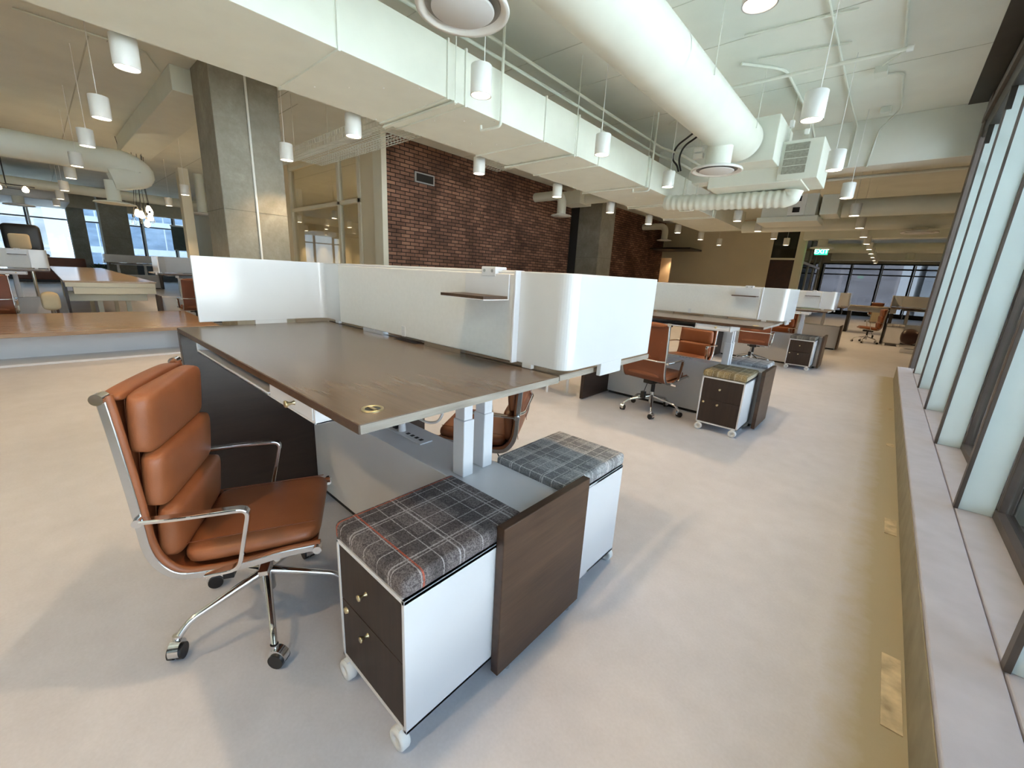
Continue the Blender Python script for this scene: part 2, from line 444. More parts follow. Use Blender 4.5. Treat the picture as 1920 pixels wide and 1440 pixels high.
# west window wall
w = empty('window_30', (-34, 3, 0)); w['kind'] = 'structure'
fr = MB().box(-.06, .06, -8, 9, 0, .9).box(-.05, .05, -8, 9, 3.12, 3.19).box(-.07, .07, -8, 9, 3.9, 4.0)
for i in range(12): fr.box(-.06, .06, -7.55+1.5*i, -7.47+1.5*i, .9, 3.95)
fr.build('window_frame', simple('blue_grey_frame', (.06, .075, .10), .4), w, .004)
fr = MB()
for i in range(12): fr.box(-.04, .08, -7.46+1.5*i, -7.38+1.5*i, .9, 3.9)
fr.build('mullion_cap', WHITE, w)
MB().box(-.004, .004, -8, 9, .9, 3.95).build('pane', GLASSW, w)
struct('wall_west', MB().box(-34.3, -34, -6, 40, 4.0, CZ).box(-34.3, -34, -6, -5, 0, 4).box(-34.3, -34, 12, 40, 0, 4), BEIGE)
struct('trim_31', MB().box(-33.2, -32.7, -6, 12, 3.75, CZ), simple('tan_bulkhead', (.50, .42, .30), .8), .01)

# glass fronted meeting room
gw = empty('window_40', (0, 5.82, 0)); gw['kind'] = 'structure'
fr = MB()
for x in (-14.95, -11.72, -10.62): fr.box(x-.07, x+.07, -.05, .05, 0, 4.35)
fr.box(-15, -10.5, -.05, .05, 3.08, 3.18).box(-15, -10.5, -.05, .05, 4.28, 4.38).box(-15, -10.5, -.05, .05, 0, .1)
fr.build('window_frame', CREAM, gw, .006)
MB().box(-14.9, -11.78, -.006, .006, .1, 3.08).box(-14.9, -11.78, -.006, .006, 3.18, 4.28).box(-11.66, -10.66, -.006, .006, .1, 3.08).box(-11.66, -10.66, -.006, .006, 3.18, 4.28).build('pane', GLASSR, gw)
struct('wall_meeting_front', MB().box(-10.5, -9.72, 5.78, 5.98, 0, CZ).box(-15, -10.5, 5.78, 5.9, 4.38, CZ).box(-30, -15.05, 5.78, 5.98, 0, CZ), BEIGE)
struct('wall_meeting_side', MB().box(-30.1, -30, 5.98, 22, 0, CZ), BEIGE)
struct('trim_41', MB().box(-9.74, -9.36, 5.68, 5.82, 0, CZ), CREAM, .006)
struct('wall_meeting_back', MB().box(-30, -9.7, 10.0, 10.2, 0, CZ), CREAM)

# concrete columns
def column(name, x0, x1, y0, y1, label, conduit=None):
    o = struct(name, MB().box(x0, x1, y0, y1, 0, CZ), CONC, .012)
    MB().box(x0-.004, x1+.004, y0-.004, y1+.004, 2.28, 2.288).build('form_joint', simple('dark_joint_line_'+name, (.14, .13, .11), .9), o)  # thin darker band along the form joint
    return o
column('trim_50', -9.38, -8.4, 2.19, 3.17, '')
column('trim_51', -9.42, -8.4, 14.05, 15.05, '')
column('trim_52', -30, -29, 2.36, 3.40, '')
column('trim_53', -33.6, -33.1, 1.45, 2.10, '')
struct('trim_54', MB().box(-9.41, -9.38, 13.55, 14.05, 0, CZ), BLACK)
struct('trim_55', MB().box(-19.6, -19.2, 3.76, 4.05, 0, CZ), CREAM, .01)

# ceiling joint lines
jl = MB()
for y in (-1.2, 1.2, 3.55, 5.3, 6.4, 8.2): jl.box(-9.4, .3, y, y+.012, CZ-.004, CZ)
for y in (1.0, 3.9, 6.9): jl.box(-30, -9.4, y, y+.018, CZ-.004, CZ)
jl.build('ceiling_joint', simple('joint_grey', (.56, .58, .52), .9), bpy.data.objects['ceiling'])
rb = MB()
for i in range(9): rb.box(-2.5, 4, 10.95+.28*i, 11.08+.28*i, CZ-.12, CZ)
rb.build('ceiling_rib', simple('tan_deck_rib', (.50, .42, .32), .8), bpy.data.objects['ceiling'])

# outdoors
struct('trim_60', MB().box(-200, 120, -140, 160, -5.3, -5.2), PAVE)
def building(x0, x1, y0, y1, z1, m, label):
    o = empty('office_building', ((x0+x1)/2, (y0+y1)/2, -5.2), 0, label, 'building')
    hx, hy = (x1-x0)/2, (y1-y0)/2
    MB().box(-hx, hx, -hy, hy, 0, z1+5.2).build('wall', m, o)
    MB().box(-hx-.3, hx+.3, -hy-.3, hy+.3, z1+5.2, z1+5.6).build('parapet', simple('parapet_grey', (.4, .4, .4), .8), o, .05)
    return o
building(-95, -72, 4.0, 34, 30, FAC1, 'blue glass office block seen through the left windows, right of the wide dark column')
building(-88, -70, -7.0, 1.2, 8.0, FAC2, 'low pale block outside the left windows, left of the narrow dark column')
building(-10, .5, 62, 82, 10.0, FAC3, 'dark grey block outside the windows at the far end')
building(2.5, 16, 66, 84, 9.0, FAC2, 'pale block outside the right part of the far end windows')
building(26, 44, -20, 24, 2.0, FAC2, 'low grey block across the street beyond the right hand window wall')

# kerb floor patches
for i, (y0, y1) in enumerate(((1.72, 2.12), (3.32, 3.56), (5.4, 5.5), (7.2, 7.3))):
    struct('trim_%d' % (70+i), MB().box(.285, .345, y0, y1, 0, .004), TANST, .001)

# ------------------------------------------------------------------ pendant lamps
def make_lamp():
    r = empty('pendant_lamp')
    prof = [(.0, .25), (.096, .25), (.10, .246), (.10, .003), (.098, 0), (.092, 0), (.088, .004), (.070, .07), (.0, .09)]
    MB().lathe(prof[1:7], n=36).add([(0.096*math.cos(t*PI/18), .096*math.sin(t*PI/18), .25) for t in range(36)], [tuple(range(36))]).build('lamp_shade', LAMPW, r)
    MB().lathe([(.0995, -.001), (.093, -.002), (.092, .006)], n=36).build('trim_ring', GREY, r)
    MB().lathe([(.090, .006), (.070, .06), (.0001, .075)], n=32).build('reflector', LAMPE, r)
    MB().cyl((.03, 0, .25), (.03, 0, CZ-3.10), .0045, n=8).cyl((.03, 0, .25), (.03, 0, .275), .01, n=10).build('cable', LAMPW, r)
    ld = bpy.data.lights.new('lamp_light', 'SPOT'); ld.energy = LAMP_W; ld.color = LAMP_C; ld.spot_size = math.radians(108); ld.spot_blend = .6
    ld.shadow_soft_size = .035
    lo = bpy.data.objects.new('lamp_light', ld); COL.objects.link(lo); lo.parent = r; lo.location = (0, 0, -.01)
    return r
lamp0 = make_lamp(); used = [0]
ORD = ['first', 'second', 'third', 'fourth', 'fifth', 'sixth', 'seventh', 'eighth', 'ninth', 'tenth', 'eleventh', 'twelfth', 'thirteenth', 'fourteenth']
def lamp(x, y, label, z=3.10, group='white cylinder pendant lamps'):
    o = lamp0 if not used[0] else copy_tree(lamp0); used[0] = 1
    o.location = (x, y, z); tag(o, label, 'lamp', group)
    o.rotation_euler.z = random.random()*6
    return o
for k in range(13): lamp(-.94, 3.14+2.24*k, 'white pendant lamp in the row nearest the windows, %s from the camera' % ORD[k])
lamp(-9.6, 24.2, 'added pendant lamp brightening the corridor behind the far wall opening, left one')  # unseen lamp added to brighten the far wall opening
lamp(-8.6, 24.1, 'added pendant lamp brightening the corridor behind the far wall opening, right one')  # second unseen lamp, added to boost the light on the corridor wall
for k in range(8): lamp(-3.3, 3.09+2.27*k, 'white pendant lamp between the rectangular and round ducts, %s from the camera' % ORD[k])
for k in range(8): lamp(-5.62, 3.02+2.25*k, 'white pendant lamp left of the rectangular duct, %s from the camera' % ORD[k])
for k, x in enumerate((-5.6, -7.83, -10.0, -12.45, -14.55, -17.6, -20.5, -23.6)):
    lamp(x, .83, 'white pendant lamp in the left crosswise row, %s from the rectangular duct' % ORD[k])
lamp(-7.84, 3.02, 'white cylinder pendant lamp hanging at the right edge of the near concrete column')
lamp(-14.6, 2.95, 'white cylinder pendant lamp close left of the near concrete column')
lamp(-18.2, 3.2, 'smaller looking white pendant lamp right of the cluster of bare bulbs')
for k in range(7): lamp(-11.2-2.2*k, 9.2, 'pendant lamp in the glass meeting room back row, %s from the brick wall' % ORD[k])
for k in range(4): lamp(-12.2-3.0*k, 7.3, 'pendant lamp in the glass meeting room front row, %s from the brick wall' % ORD[k])
for j, yy in enumerate((.87, -1.4, -3.65)):
    for i, xx in enumerate((-.94, -3.3, -5.62)):
        if j == 0 and i > 0: continue
        lamp(xx, yy, 'pendant lamp outside the photo, %s crosswise row, %s from the windows' % (('beside', 'just behind', 'far behind')[j], ORD[i]))
for k in range(3): lamp(2.3, 16+4.5*k, 'white pendant lamp far right beyond the window wall, %s from the camera' % ORD[k])

# ------------------------------------------------------------------ ducts and ceiling services
# rectangular duct
rd = empty('rectangular_duct', (-4.6, 6, 3.25), 0, 'long white rectangular air duct running under the ceiling over the desks', 'duct')
x0, x1 = -.66, .66
segs = [-9, -3.99, -2.80, -2.55, -1.12, -.33, .31, 2.1, 4.0, 6.2, 9.3]
for a, b in zip(segs[:-1], segs[1:]):
    MB().box(x0, x1, a+.004, b-.004, 0, .52).build('duct_section', PAINT, rd, .004)
for y in segs[1:]: MB().box(x0-.02, x1+.02, y-.012, y+.012, -.018, .54).build('duct_flange', PAINT, rd, .003)
for y in (-2.72, -.42, 2.0, 4.1, 6.3):
    hg = MB(); hg.box(x0-.05, x1+.05, y-.02, y+.02, -.035, -.012)
    for x in (x0-.04, x1+.04): hg.cyl((x, y, -.05), (x, y, CZ-3.25), .006, n=8)
    hg.build('duct_hanger', PAINT, rd)
sc = MB()
for i in range(60):
    y = -4+.22*i; x = -.6+.3*(i % 5)
    sc.cyl((x, y, -.006), (x, y, 0), .008, n=6)
sc.build('duct_screw', LAMPW, rd)['kind'] = 'stuff'

def rpipe(name, pts, r, mat, label, cat, rnd=.12, group=None):
    o = MB().tube(pts, r, 12, round_=rnd).build(name, mat); return tag(o, label, cat, group)
rpipe('ceiling_pipe', [(-4.13, -3, 4.0), (-4.13, 8.9, 4.0), (-3.9, 9.4, 3.95), (-3.8, 12, 3.95)], .022, PAINT, 'left one of two white pipes along the top edge of the rectangular duct', 'pipe')
rpipe('ceiling_pipe', [(-4.00, -3, 4.08), (-4.00, 8.7, 4.08), (-3.75, 9.2, 4.02), (-3.6, 12, 4.0)], .022, PAINT, 'right one of two white pipes along the top edge of the rectangular duct', 'pipe')
for k, (y, n) in enumerate(((3.95, 'nearest'), (8.1, 'middle'), (10.6, 'farthest'))):
    rpipe('sprinkler_drop', [(-3.86, y, 4.5), (-3.86, y, 3.17), (-4.20, y, 3.17), (-4.20, y, 3.235)], .017, PAINT, 'white sprinkler drop pipe hooking under the rectangular duct, %s one' % n, 'sprinkler', .05, 'sprinkler drops')

# round duct
RX, RZ = -2.31, 3.74
ru = empty('round_duct', (RX, 0, RZ), 0, 'large white round air duct running away from the camera under the ceiling', 'duct')
def duct_prof(y):
    return [(math.cos(t)*.33, y, math.sin(t)*.30) for t in [2*PI*i/48 for i in range(48)]]
for a, b in ((-4, 4.7), (4.705, 7.9)):
    va = duct_prof(a); vb = duct_prof(b)
    MB().add(va+vb, [(i, (i+1) % 48, 48+(i+1) % 48, 48+i) for i in range(48)], True).add(va, [tuple(range(48))]).add(vb, [tuple(range(48))[::-1]]).build('duct_section', PAINT, ru)
MB().add([(x*1.012, y-.01, z*1.012) for x, y, z in duct_prof(4.7)]+[(x*1.012, y+.02, z*1.012) for x, y, z in duct_prof(4.7)], [(i, (i+1) % 48, 48+(i+1) % 48, 48+i) for i in range(48)], True).build('duct_seam', PAINT, ru)
hb = MB()
for y in (.6, 3.0, 5.4, 7.4):
    for x in (-.34, .34): hb.cyl((x, y, 0), (x, y, CZ-RZ), .005, n=6)
hb.build('duct_hanger', PAINT, ru)

def diffuser(x, y, z, r, ztop, label, group='round ceiling diffusers', neck=.15):
    o = empty('round_diffuser', (x, y, z), 0, label, 'diffuser', group)
    MB().cyl((0, 0, .05), (0, 0, ztop-z), neck, n=32).build('neck', PAINT, o)
    MB().lathe([(neck, .07), (r*.80, .045), (r*.97, .03), (r, .01), (r*.985, -.004), (r*.90, .0), (r*.82, .02), (r*.74, .05)], n=48).build('outer_ring', LAMPW, o)
    MB().lathe([(r*.80, .022), (r*.60, .045), (r*.1, .05)], n=48).build('throat', simple('throat_grey', (.30, .31, .30), .6) if 'throat_grey' not in MATS else MATS['throat_grey'], o)
    MB().lathe([(.0001, -.006), (r*.64, -.006), (r*.67, .0), (r*.67, .006), (.0001, .010)], n=48).build('inner_disc', simple('diffuser_disc', (.66, .68, .69), .5, var=.01) if 'diffuser_disc' not in MATS else MATS['diffuser_disc'], o)
    return o
diffuser(-2.40, 2.07, 3.07, .30, 3.55, 'large round white ceiling diffuser nearest the camera at the top edge', neck=.16)
diffuser(-2.34, 7.10, 3.14, .36, 3.60, 'round white diffuser on a short neck at the far end of the round duct', neck=.18)
diffuser(.22, 14.75, 3.0, .36, 3.12, 'round diffuser under the far crosswise duct near the windows')
diffuser(-2.2, 19.2, 3.0, .36, 3.3, 'round diffuser above the green exit sign')
diffuser(.32, 26, 3.0, .38, 3.34, 'farthest round diffuser on a flared neck near the end windows')

# transition box, grille box
bx = empty('air_handler_box', (-1.9, 8.5, 3.2), 0, 'white air unit with a grey filter grille facing the camera at the round duct end', 'air unit')
MB().box(-.72, .10, -.55, .5, .22, .86).build('duct_collar', PAINT, bx, .01)
MB().box(-1.0, .45, -.05, .9, -.02, .24).build('plenum', PAINT, bx, .01)
MB().box(.10, .66, -.08, .9, .0, .58).build('casing', PAINT, bx, .008)
gr = MB().box(.155, .48, -.10, -.08, .09, .53).build('filter_grille', simple('grey_filter', (.30, .30, .25), .8, var=.2, vs=30, bump=.4, bs=200), bx, .002)
g2 = MB()
for z in (.20, .31, .42): g2.box(.155, .48, -.106, -.098, z, z+.006)
g2.build('grille_wire', PAINT, gr)
g3 = MB()
for x, y in ((.16, .0), (.42, .0), (.3, .8)): g3.cyl((x, y, .58), (x, y, 1.3), .005, n=6)
g3.build('hanger_rod', PAINT, bx)
g4 = MB().box(.13, .19, -.04, .04, .80, .90).box(.36, .42, -.04, .04, .66, .74).build('spring_isolator', LAMPW, bx, .005)
# flex duct from rectangular duct to the elbow
fx = MB(); pts = [(-3.94, 9.15, 3.12), (-3.0, 9.1, 3.06), (-1.64, 9.05, 3.02), (-1.62, 9.05, 3.19)]
P2 = fillet([Vector(p) for p in pts], .3, 6)
dense = []
for a, b in zip(P2[:-1], P2[1:]):
    n = max(1, int((b-a).length/.03))
    for q in range(n): dense.append(a.lerp(b, q/n))
rs = [.145+.006*(1 if (i//2) % 2 else -1) for i in range(len(dense))]
tag(fx.tube(dense, rs, 24).build('flexible_duct', PAINT), 'ribbed white flexible duct crossing from the rectangular duct to an elbow', 'duct')
# second unit
u2 = empty('fan_coil_unit', (-2.2, 12, 3.0), 0, 'white fan coil unit with two black square openings', 'air unit')
MB().box(-.62, .62, 0, 1.0, .02, .14).build('drain_pan', PAINT, u2, .01)
MB().box(-.55, .55, .05, .95, .14, .62).build('casing', PAINT, u2, .01)
MB().box(.0, .34, .0, .05, .16, .62).build('control_box', LAMPW, u2, .005)
MB().box(.10, .24, -.012, .0, .46, .57).build('opening', BLACK, u2)
MB().box(.10, .24, -.012, .0, .22, .33).build('opening', BLACK, u2)
MB().box(.62, .95, .1, .9, .16, .58).build('outlet_duct', PAINT, u2, .01)
for x in (-.5, .5): MB().cyl((x, .5, .62), (x, .5, CZ-3.0), .006, n=6).build('hanger_rod', PAINT, u2)
def cyl_thing(name, a, b, r, mat, label, cat, n=32):
    return tag(MB().cyl(a, b, r, n=n).build(name, mat), label, cat)
cyl_thing('round_cross_duct', (-1.2, 12.5, 3.32), (3.9, 12.5, 3.32), .19, PAINT, 'white round duct running crosswise to the windows from the fan coil unit', 'duct')
cyl_thing('round_cross_duct', (-3.8, 14.75, 3.27), (3.9, 14.75, 3.27), .17, PAINT, 'second crosswise round duct, just beyond the fan coil unit', 'duct')
cyl_thing('round_cross_duct', (-3, 26, 3.55), (3.9, 26, 3.55), .22, PAINT, 'farthest crosswise round duct near the end windows', 'duct')
cyl_thing('sprinkler_main', (-3.2, 11.6, 3.78), (4.0, 11.6, 3.78), .035, PAINT, 'thin white pipe crossing just behind the ceiling beam', 'pipe', 12)
tag(MB().box(-2.8, 4.0, 19.0, 19.45, 3.3, 3.7).build('cross_duct_box', PAINT, None, .01), 'boxy duct crossing the far bay above the exit sign', 'duct')
tag(MB().box(-3.0, 4.0, 31, 31.5, 3.3, 3.8).build('cross_duct_box', PAINT, None, .01), 'boxy duct crossing closest to the far end windows', 'duct')
cyl_thing('sprinkler_main', (-2.9, 7.0, 4.2), (-.44, 7.06, 4.2), .022, PAINT, 'white sprinkler pipe with a capped end crossing above the lamp row by the windows', 'pipe', 12)
tag(MB().cyl((-.44, 7.06, 4.2), (-.38, 7.06, 4.2), .035).build('pipe_cap', LAMPW), 'round white cap at the end of the crossing sprinkler pipe', 'cap')
# conduits on the ceiling
Zc = CZ-.03
def conduit(pts, label, r=.013, rnd=.1): return rpipe('ceiling_conduit', pts, r, PAINT, label, 'conduit', rnd, 'ceiling conduits')
conduit([(-2.0, 6.3, Zc), (-.9, 6.45, Zc)], 'front thin conduit of the pair crossing the ceiling by the first window-side lamp')
conduit([(-2.0, 7.0, Zc), (-1.0, 7.2, Zc)], 'rear thin conduit of the pair crossing the ceiling by the first window-side lamp')
conduit([(-1.14, 4.6, Zc), (-1.12, 9.4, Zc), (-1.08, 10.38, Zc-.05), (-1.08, 10.38, 3.74)], 'conduit running along the ceiling above the window-side lamps and down the beam')
conduit([(-.48, 4.0, Zc), (-.50, 7.8, Zc), (-.72, 8.1, Zc)], 'near half of the conduit closest to the window wall with a hooked end')
conduit([(-.72, 8.4, Zc), (-.50, 8.5, Zc), (-.50, 10.0, Zc), (-.75, 10.38, 4.3), (-.8, 10.38, 3.7)], 'far half of the conduit closest to the window wall, bending down the beam')
conduit([(-2.2, 7.0, Zc), (-1.75, 7.5, Zc), (-1.72, 9.9, Zc), (-1.70, 10.38, 4.3)], 'thicker conduit bending out from behind the round duct', .02, .2)
conduit([(-3.2, 6.4, Zc), (-3.5, 6.6, Zc), (-3.35, 8.3, Zc), (-3.9, 8.7, Zc)], 'hooked conduit left of the round duct', .012, .15)
jb = tag(MB().box(-.80, -.66, 8.15, 8.35, CZ-.09, CZ).build('junction_box', PAINT, None, .008), 'white junction box on the ceiling near the window wall', 'junction box')
tag(MB().box(-.76, -.62, 9.85, 9.98, CZ-.09, CZ).build('junction_box', PAINT, None, .008), 'small white junction box on the ceiling just before the beam', 'junction box')
dev = empty('ceiling_sensor', (-3.2, 8.6, 3.75), 0, 'small white device box hanging from a rod between the ducts', 'sensor')
MB().box(-.09, .09, -.05, .05, 0, .09).box(-.08, .08, -.06, .06, .11, .19).build('sensor_body', LAMPW, dev, .012)
MB().cyl((0, 0, .19), (0, 0, CZ-3.75), .010, n=8).build('rod', PAINT, dev)
rpipe('black_cable', [(-3.30, 9.0, 4.5), (-3.516, 9.0, 4.334), (-3.83, 9.0, 4.15), (-3.88, 9.0, 3.92), (-3.75, 9.0, 3.79), (-3.75, 9.1, 3.70)], .018, BLACK, 'left black cable looping down behind the small hanging device', 'cable', .2, 'black cables')
rpipe('black_cable', [(-3.15, 9.0, 4.5), (-3.40, 9.0, 4.27), (-3.68, 9.0, 4.13), (-3.74, 9.0, 3.89), (-3.70, 9.1, 3.70)], .018, BLACK, 'right black cable looping down behind the small hanging device', 'cable', .2, 'black cables')

# wire cable baskets
def basket(name, x0, x1, y0, y1, z, label):
    m = MB(); h = .16; n = int(abs(x1-x0)/.09)
    for i in range(n+1):
        x = x0+(x1-x0)*i/n
        m.tube([(x, y0, z+h), (x, y0, z), (x, y1, z), (x, y1, z+h)], .0045, 4)
    for x in (x0+.3, x1-.3):
        for y in (y0, y1): m.cyl((x, y, z+h), (x, y, CZ-.002), .005, n=6)
    k = 8
    for j in range(k+1):
        y = y0+(y1-y0)*j/k; m.cyl((x0, y, z), (x1, y, z), .004, n=4)
    for y in (y0, y1):
        for zz in (z+h*.5, z+h): m.cyl((x0, y, zz), (x1, y, zz), .005, n=4)
    return tag(m.build(name, PAINT), label, 'cable tray')
basket('wire_basket_tray', -9.3, -5.35, 3.62, 4.28, 3.46, 'white wire mesh cable basket above the glass meeting room front')
basket('wire_basket_tray', -6.5, -5.35, 6.0, 6.6, 3.5, 'white wire mesh cable basket in front of the brick wall')
rpipe('wall_conduit', [(-8.385, 2.68, 0.02), (-8.385, 2.68, 4.48)], .018, LAMPW, 'thin white vertical conduit up the near concrete column', 'conduit')
# vent in the brick wall
v = empty('wall_vent', (-9.38, 6.92, 3.72), 0, 'black rectangular vent opening with grey frame in the brick wall', 'vent')
MB().box(-.02, .012, -.30, .30, -.12, .12).build('vent_frame', GREY, v, .004); MB().box(.005, .016, -.26, .26, -.09, .09).build('vent_opening', BLACK, v)
# round branch ducts at the brick wall
def branch(x, y, z, label):
    o = empty('branch_duct', (x, y, z), 0, label, 'duct')
    MB().tube([(-1.095, 0, .62), (.0, 0, .62), (.0, 0, .05)], .14, 24, round_=.3).build('duct_elbow', PAINT, o)
    MB().lathe([(.14, .06), (.30, .02), (.33, .0), (.30, -.01), (.2, .0)], n=36).build('outer_ring', LAMPW, o)
    MB().lathe([(.0001, -.01), (.2, -.01), (.2, .01)], n=36).build('inner_disc', LAMPW, o)
    return o
branch(-8.3, 11.4, 3.38, 'white round duct elbow with a disc diffuser in front of the brick wall, near one')
branch(-8.3, 19.6, 3.40, 'white round duct elbow with a disc diffuser at the far corner of the brick wall')
tag(MB().box(-8.9, -8.1, 12.1, 12.8, 3.85, 4.25).cyl((-8.1, 12.5, 4.05), (-5.27, 12.5, 4.05), .17).cyl((-8.5, 12.4, 4.25), (-8.5, 12.4, CZ-.002), .01).build('duct_plenum', PAINT, None, .01), 'white duct plenum with round outlet beside the far concrete column', 'duct')
tag(MB().box(-9.4, -7.4, 20.6, 22.2, 3.10, 3.18).build('dark_soffit_panel', DARKM, None, .01), 'dark flat panel hung high at the far beige wall', 'panel')

# left bay services
tag(MB().box(-16.3, -9.45, 1.93, 2.62, 4.12, CZ-.002).build('left_rectangular_duct', PAINT, None, .01), 'tan lit rectangular duct crossing high left of the near column', 'duct')
lt = empty('curved_round_duct', (-14, 1.45, 2.62), 0, 'big round duct at upper left that bends down to a diffuser', 'duct')
MB().tube([(0, -6.0, .92), (0, .35, .92), (0, .62, .70), (0, .0, .55)], .27, 32, round_=.35).build('duct_elbow', PAINT, lt)
MB().cyl((0, 0, .03), (0, 0, .5), .13, n=28).build('neck', PAINT, lt)
MB().lathe([(.13, .06), (.36, .02), (.38, .0), (.34, -.01), (.0001, -.006)], n=40).build('diffuser_disc', PAINT, lt)
cyl_thing('left_main_duct', (-22, -4, 3.6), (-22, 5.7, 3.6), .16, PAINT, 'thin round duct far left beyond the bending duct', 'duct')
conduit([(-9.2, .3, Zc), (-9.2, 1.6, Zc), (-9.9, 1.88, Zc)], 'conduit bending toward the tan rectangular duct at left')
conduit([(-12, -2, Zc), (-8.9, -1.0, Zc), (-6.0, -1.0, Zc)], 'conduit crossing the brown ceiling at upper left')
tag(MB().box(-28, -24, -1.6, 1.2, 3.3, 3.7).build('left_air_unit', GREY, None, .01), 'grey air handling unit hung far left above the left windows', 'air unit')
diffuser(-24.0, -.1, 3.0, .4, 3.32, 'round diffuser hung far left in front of the left windows')
diffuser(-20.0, 4.5, 3.1, .4, CZ-.002, 'round diffuser hung left of the near column beyond the bulbs')

# ------------------------------------------------------------------ chandeliers
ch = empty('bulb_chandelier', (-16, 2.25, 2.3), 0, 'hanging cluster of glowing bare bulbs on black cords', 'chandelier')
random.seed(3)
for i in range(9):
    a = i*2.4; r = .08+.22*((i*37) % 10)/10; z = .0+.42*((i*53) % 10)/10
    x, y = r*math.cos(a), r*math.sin(a)
    b = MB().lathe([(.0001, -.05), (.05, -.03), (.065, .03), (.05, .10), (.025, .15)], (x, y, z), 16).build('bulb', BULBE if i % 3 != 1 else GLASSR, ch)
    MB().cyl((x, y, z+.15), (x, y, z+.22), .028, n=12).build('socket', BLACK, b)
    MB().tube([(x, y, z+.2), (x*.6, y*.6, z+.9), (x*1.4, y*1.4, CZ-2.3)], .006, 6).build('cord', BLACK, ch)
c2 = empty('bar_chandelier', (-16, -.05, 2.85), 0, 'black rod light fitting with glowing bulbs at the far left edge', 'chandelier')
MB().tube([(0, -.6, .1), (0, .3, .08)], .012, 8).cyl((0, -.15, 0), (0, -.15, CZ-2.85), .012, n=8).tube([(0, -.5, 0), (0, .15, .0)], .008, 8).build('rod', BLACK, c2)
for y in (-.28, .14):
    MB().lathe([(.0001, -.04), (.05, -.02), (.06, .03), (.02, .10)], (0, y, -.02), 14).build('bulb', BULBE, c2)

# exit sign
ex = empty('exit_sign', (-2.5, 22, 2.97), 0, 'green lit EXIT sign hanging near the glass partition', 'sign')
MB().box(-.22, .22, -.02, .02, 0, .24).build('sign_face', EXITE, ex, .004)
MB().cyl((0, 0, .24), (0, 0, CZ-2.97), .01, n=8).build('rod', LAMPW, ex)
tc = bpy.data.curves.new('exit_text', 'FONT'); tc.body = 'EXIT'; tc.size = .24; tc.extrude = .004; tc.align_x = 'CENTER'; tc.align_y = 'CENTER'
to = bpy.data.objects.new('exit_text_tmp', tc); COL.objects.link(to)
bpy.context.view_layer.update()
tm = bpy.data.meshes.new_from_object(to.evaluated_get(bpy.context.evaluated_depsgraph_get()))
bpy.data.objects.remove(to)
tm.materials.clear(); tm.materials.append(EXITW)
tl = bpy.data.objects.new('sign_lettering', tm); COL.objects.link(tl); tl.parent = ex; tl.location = (0, -.026, .125); tl.rotation_euler = (PI/2, 0, 0)

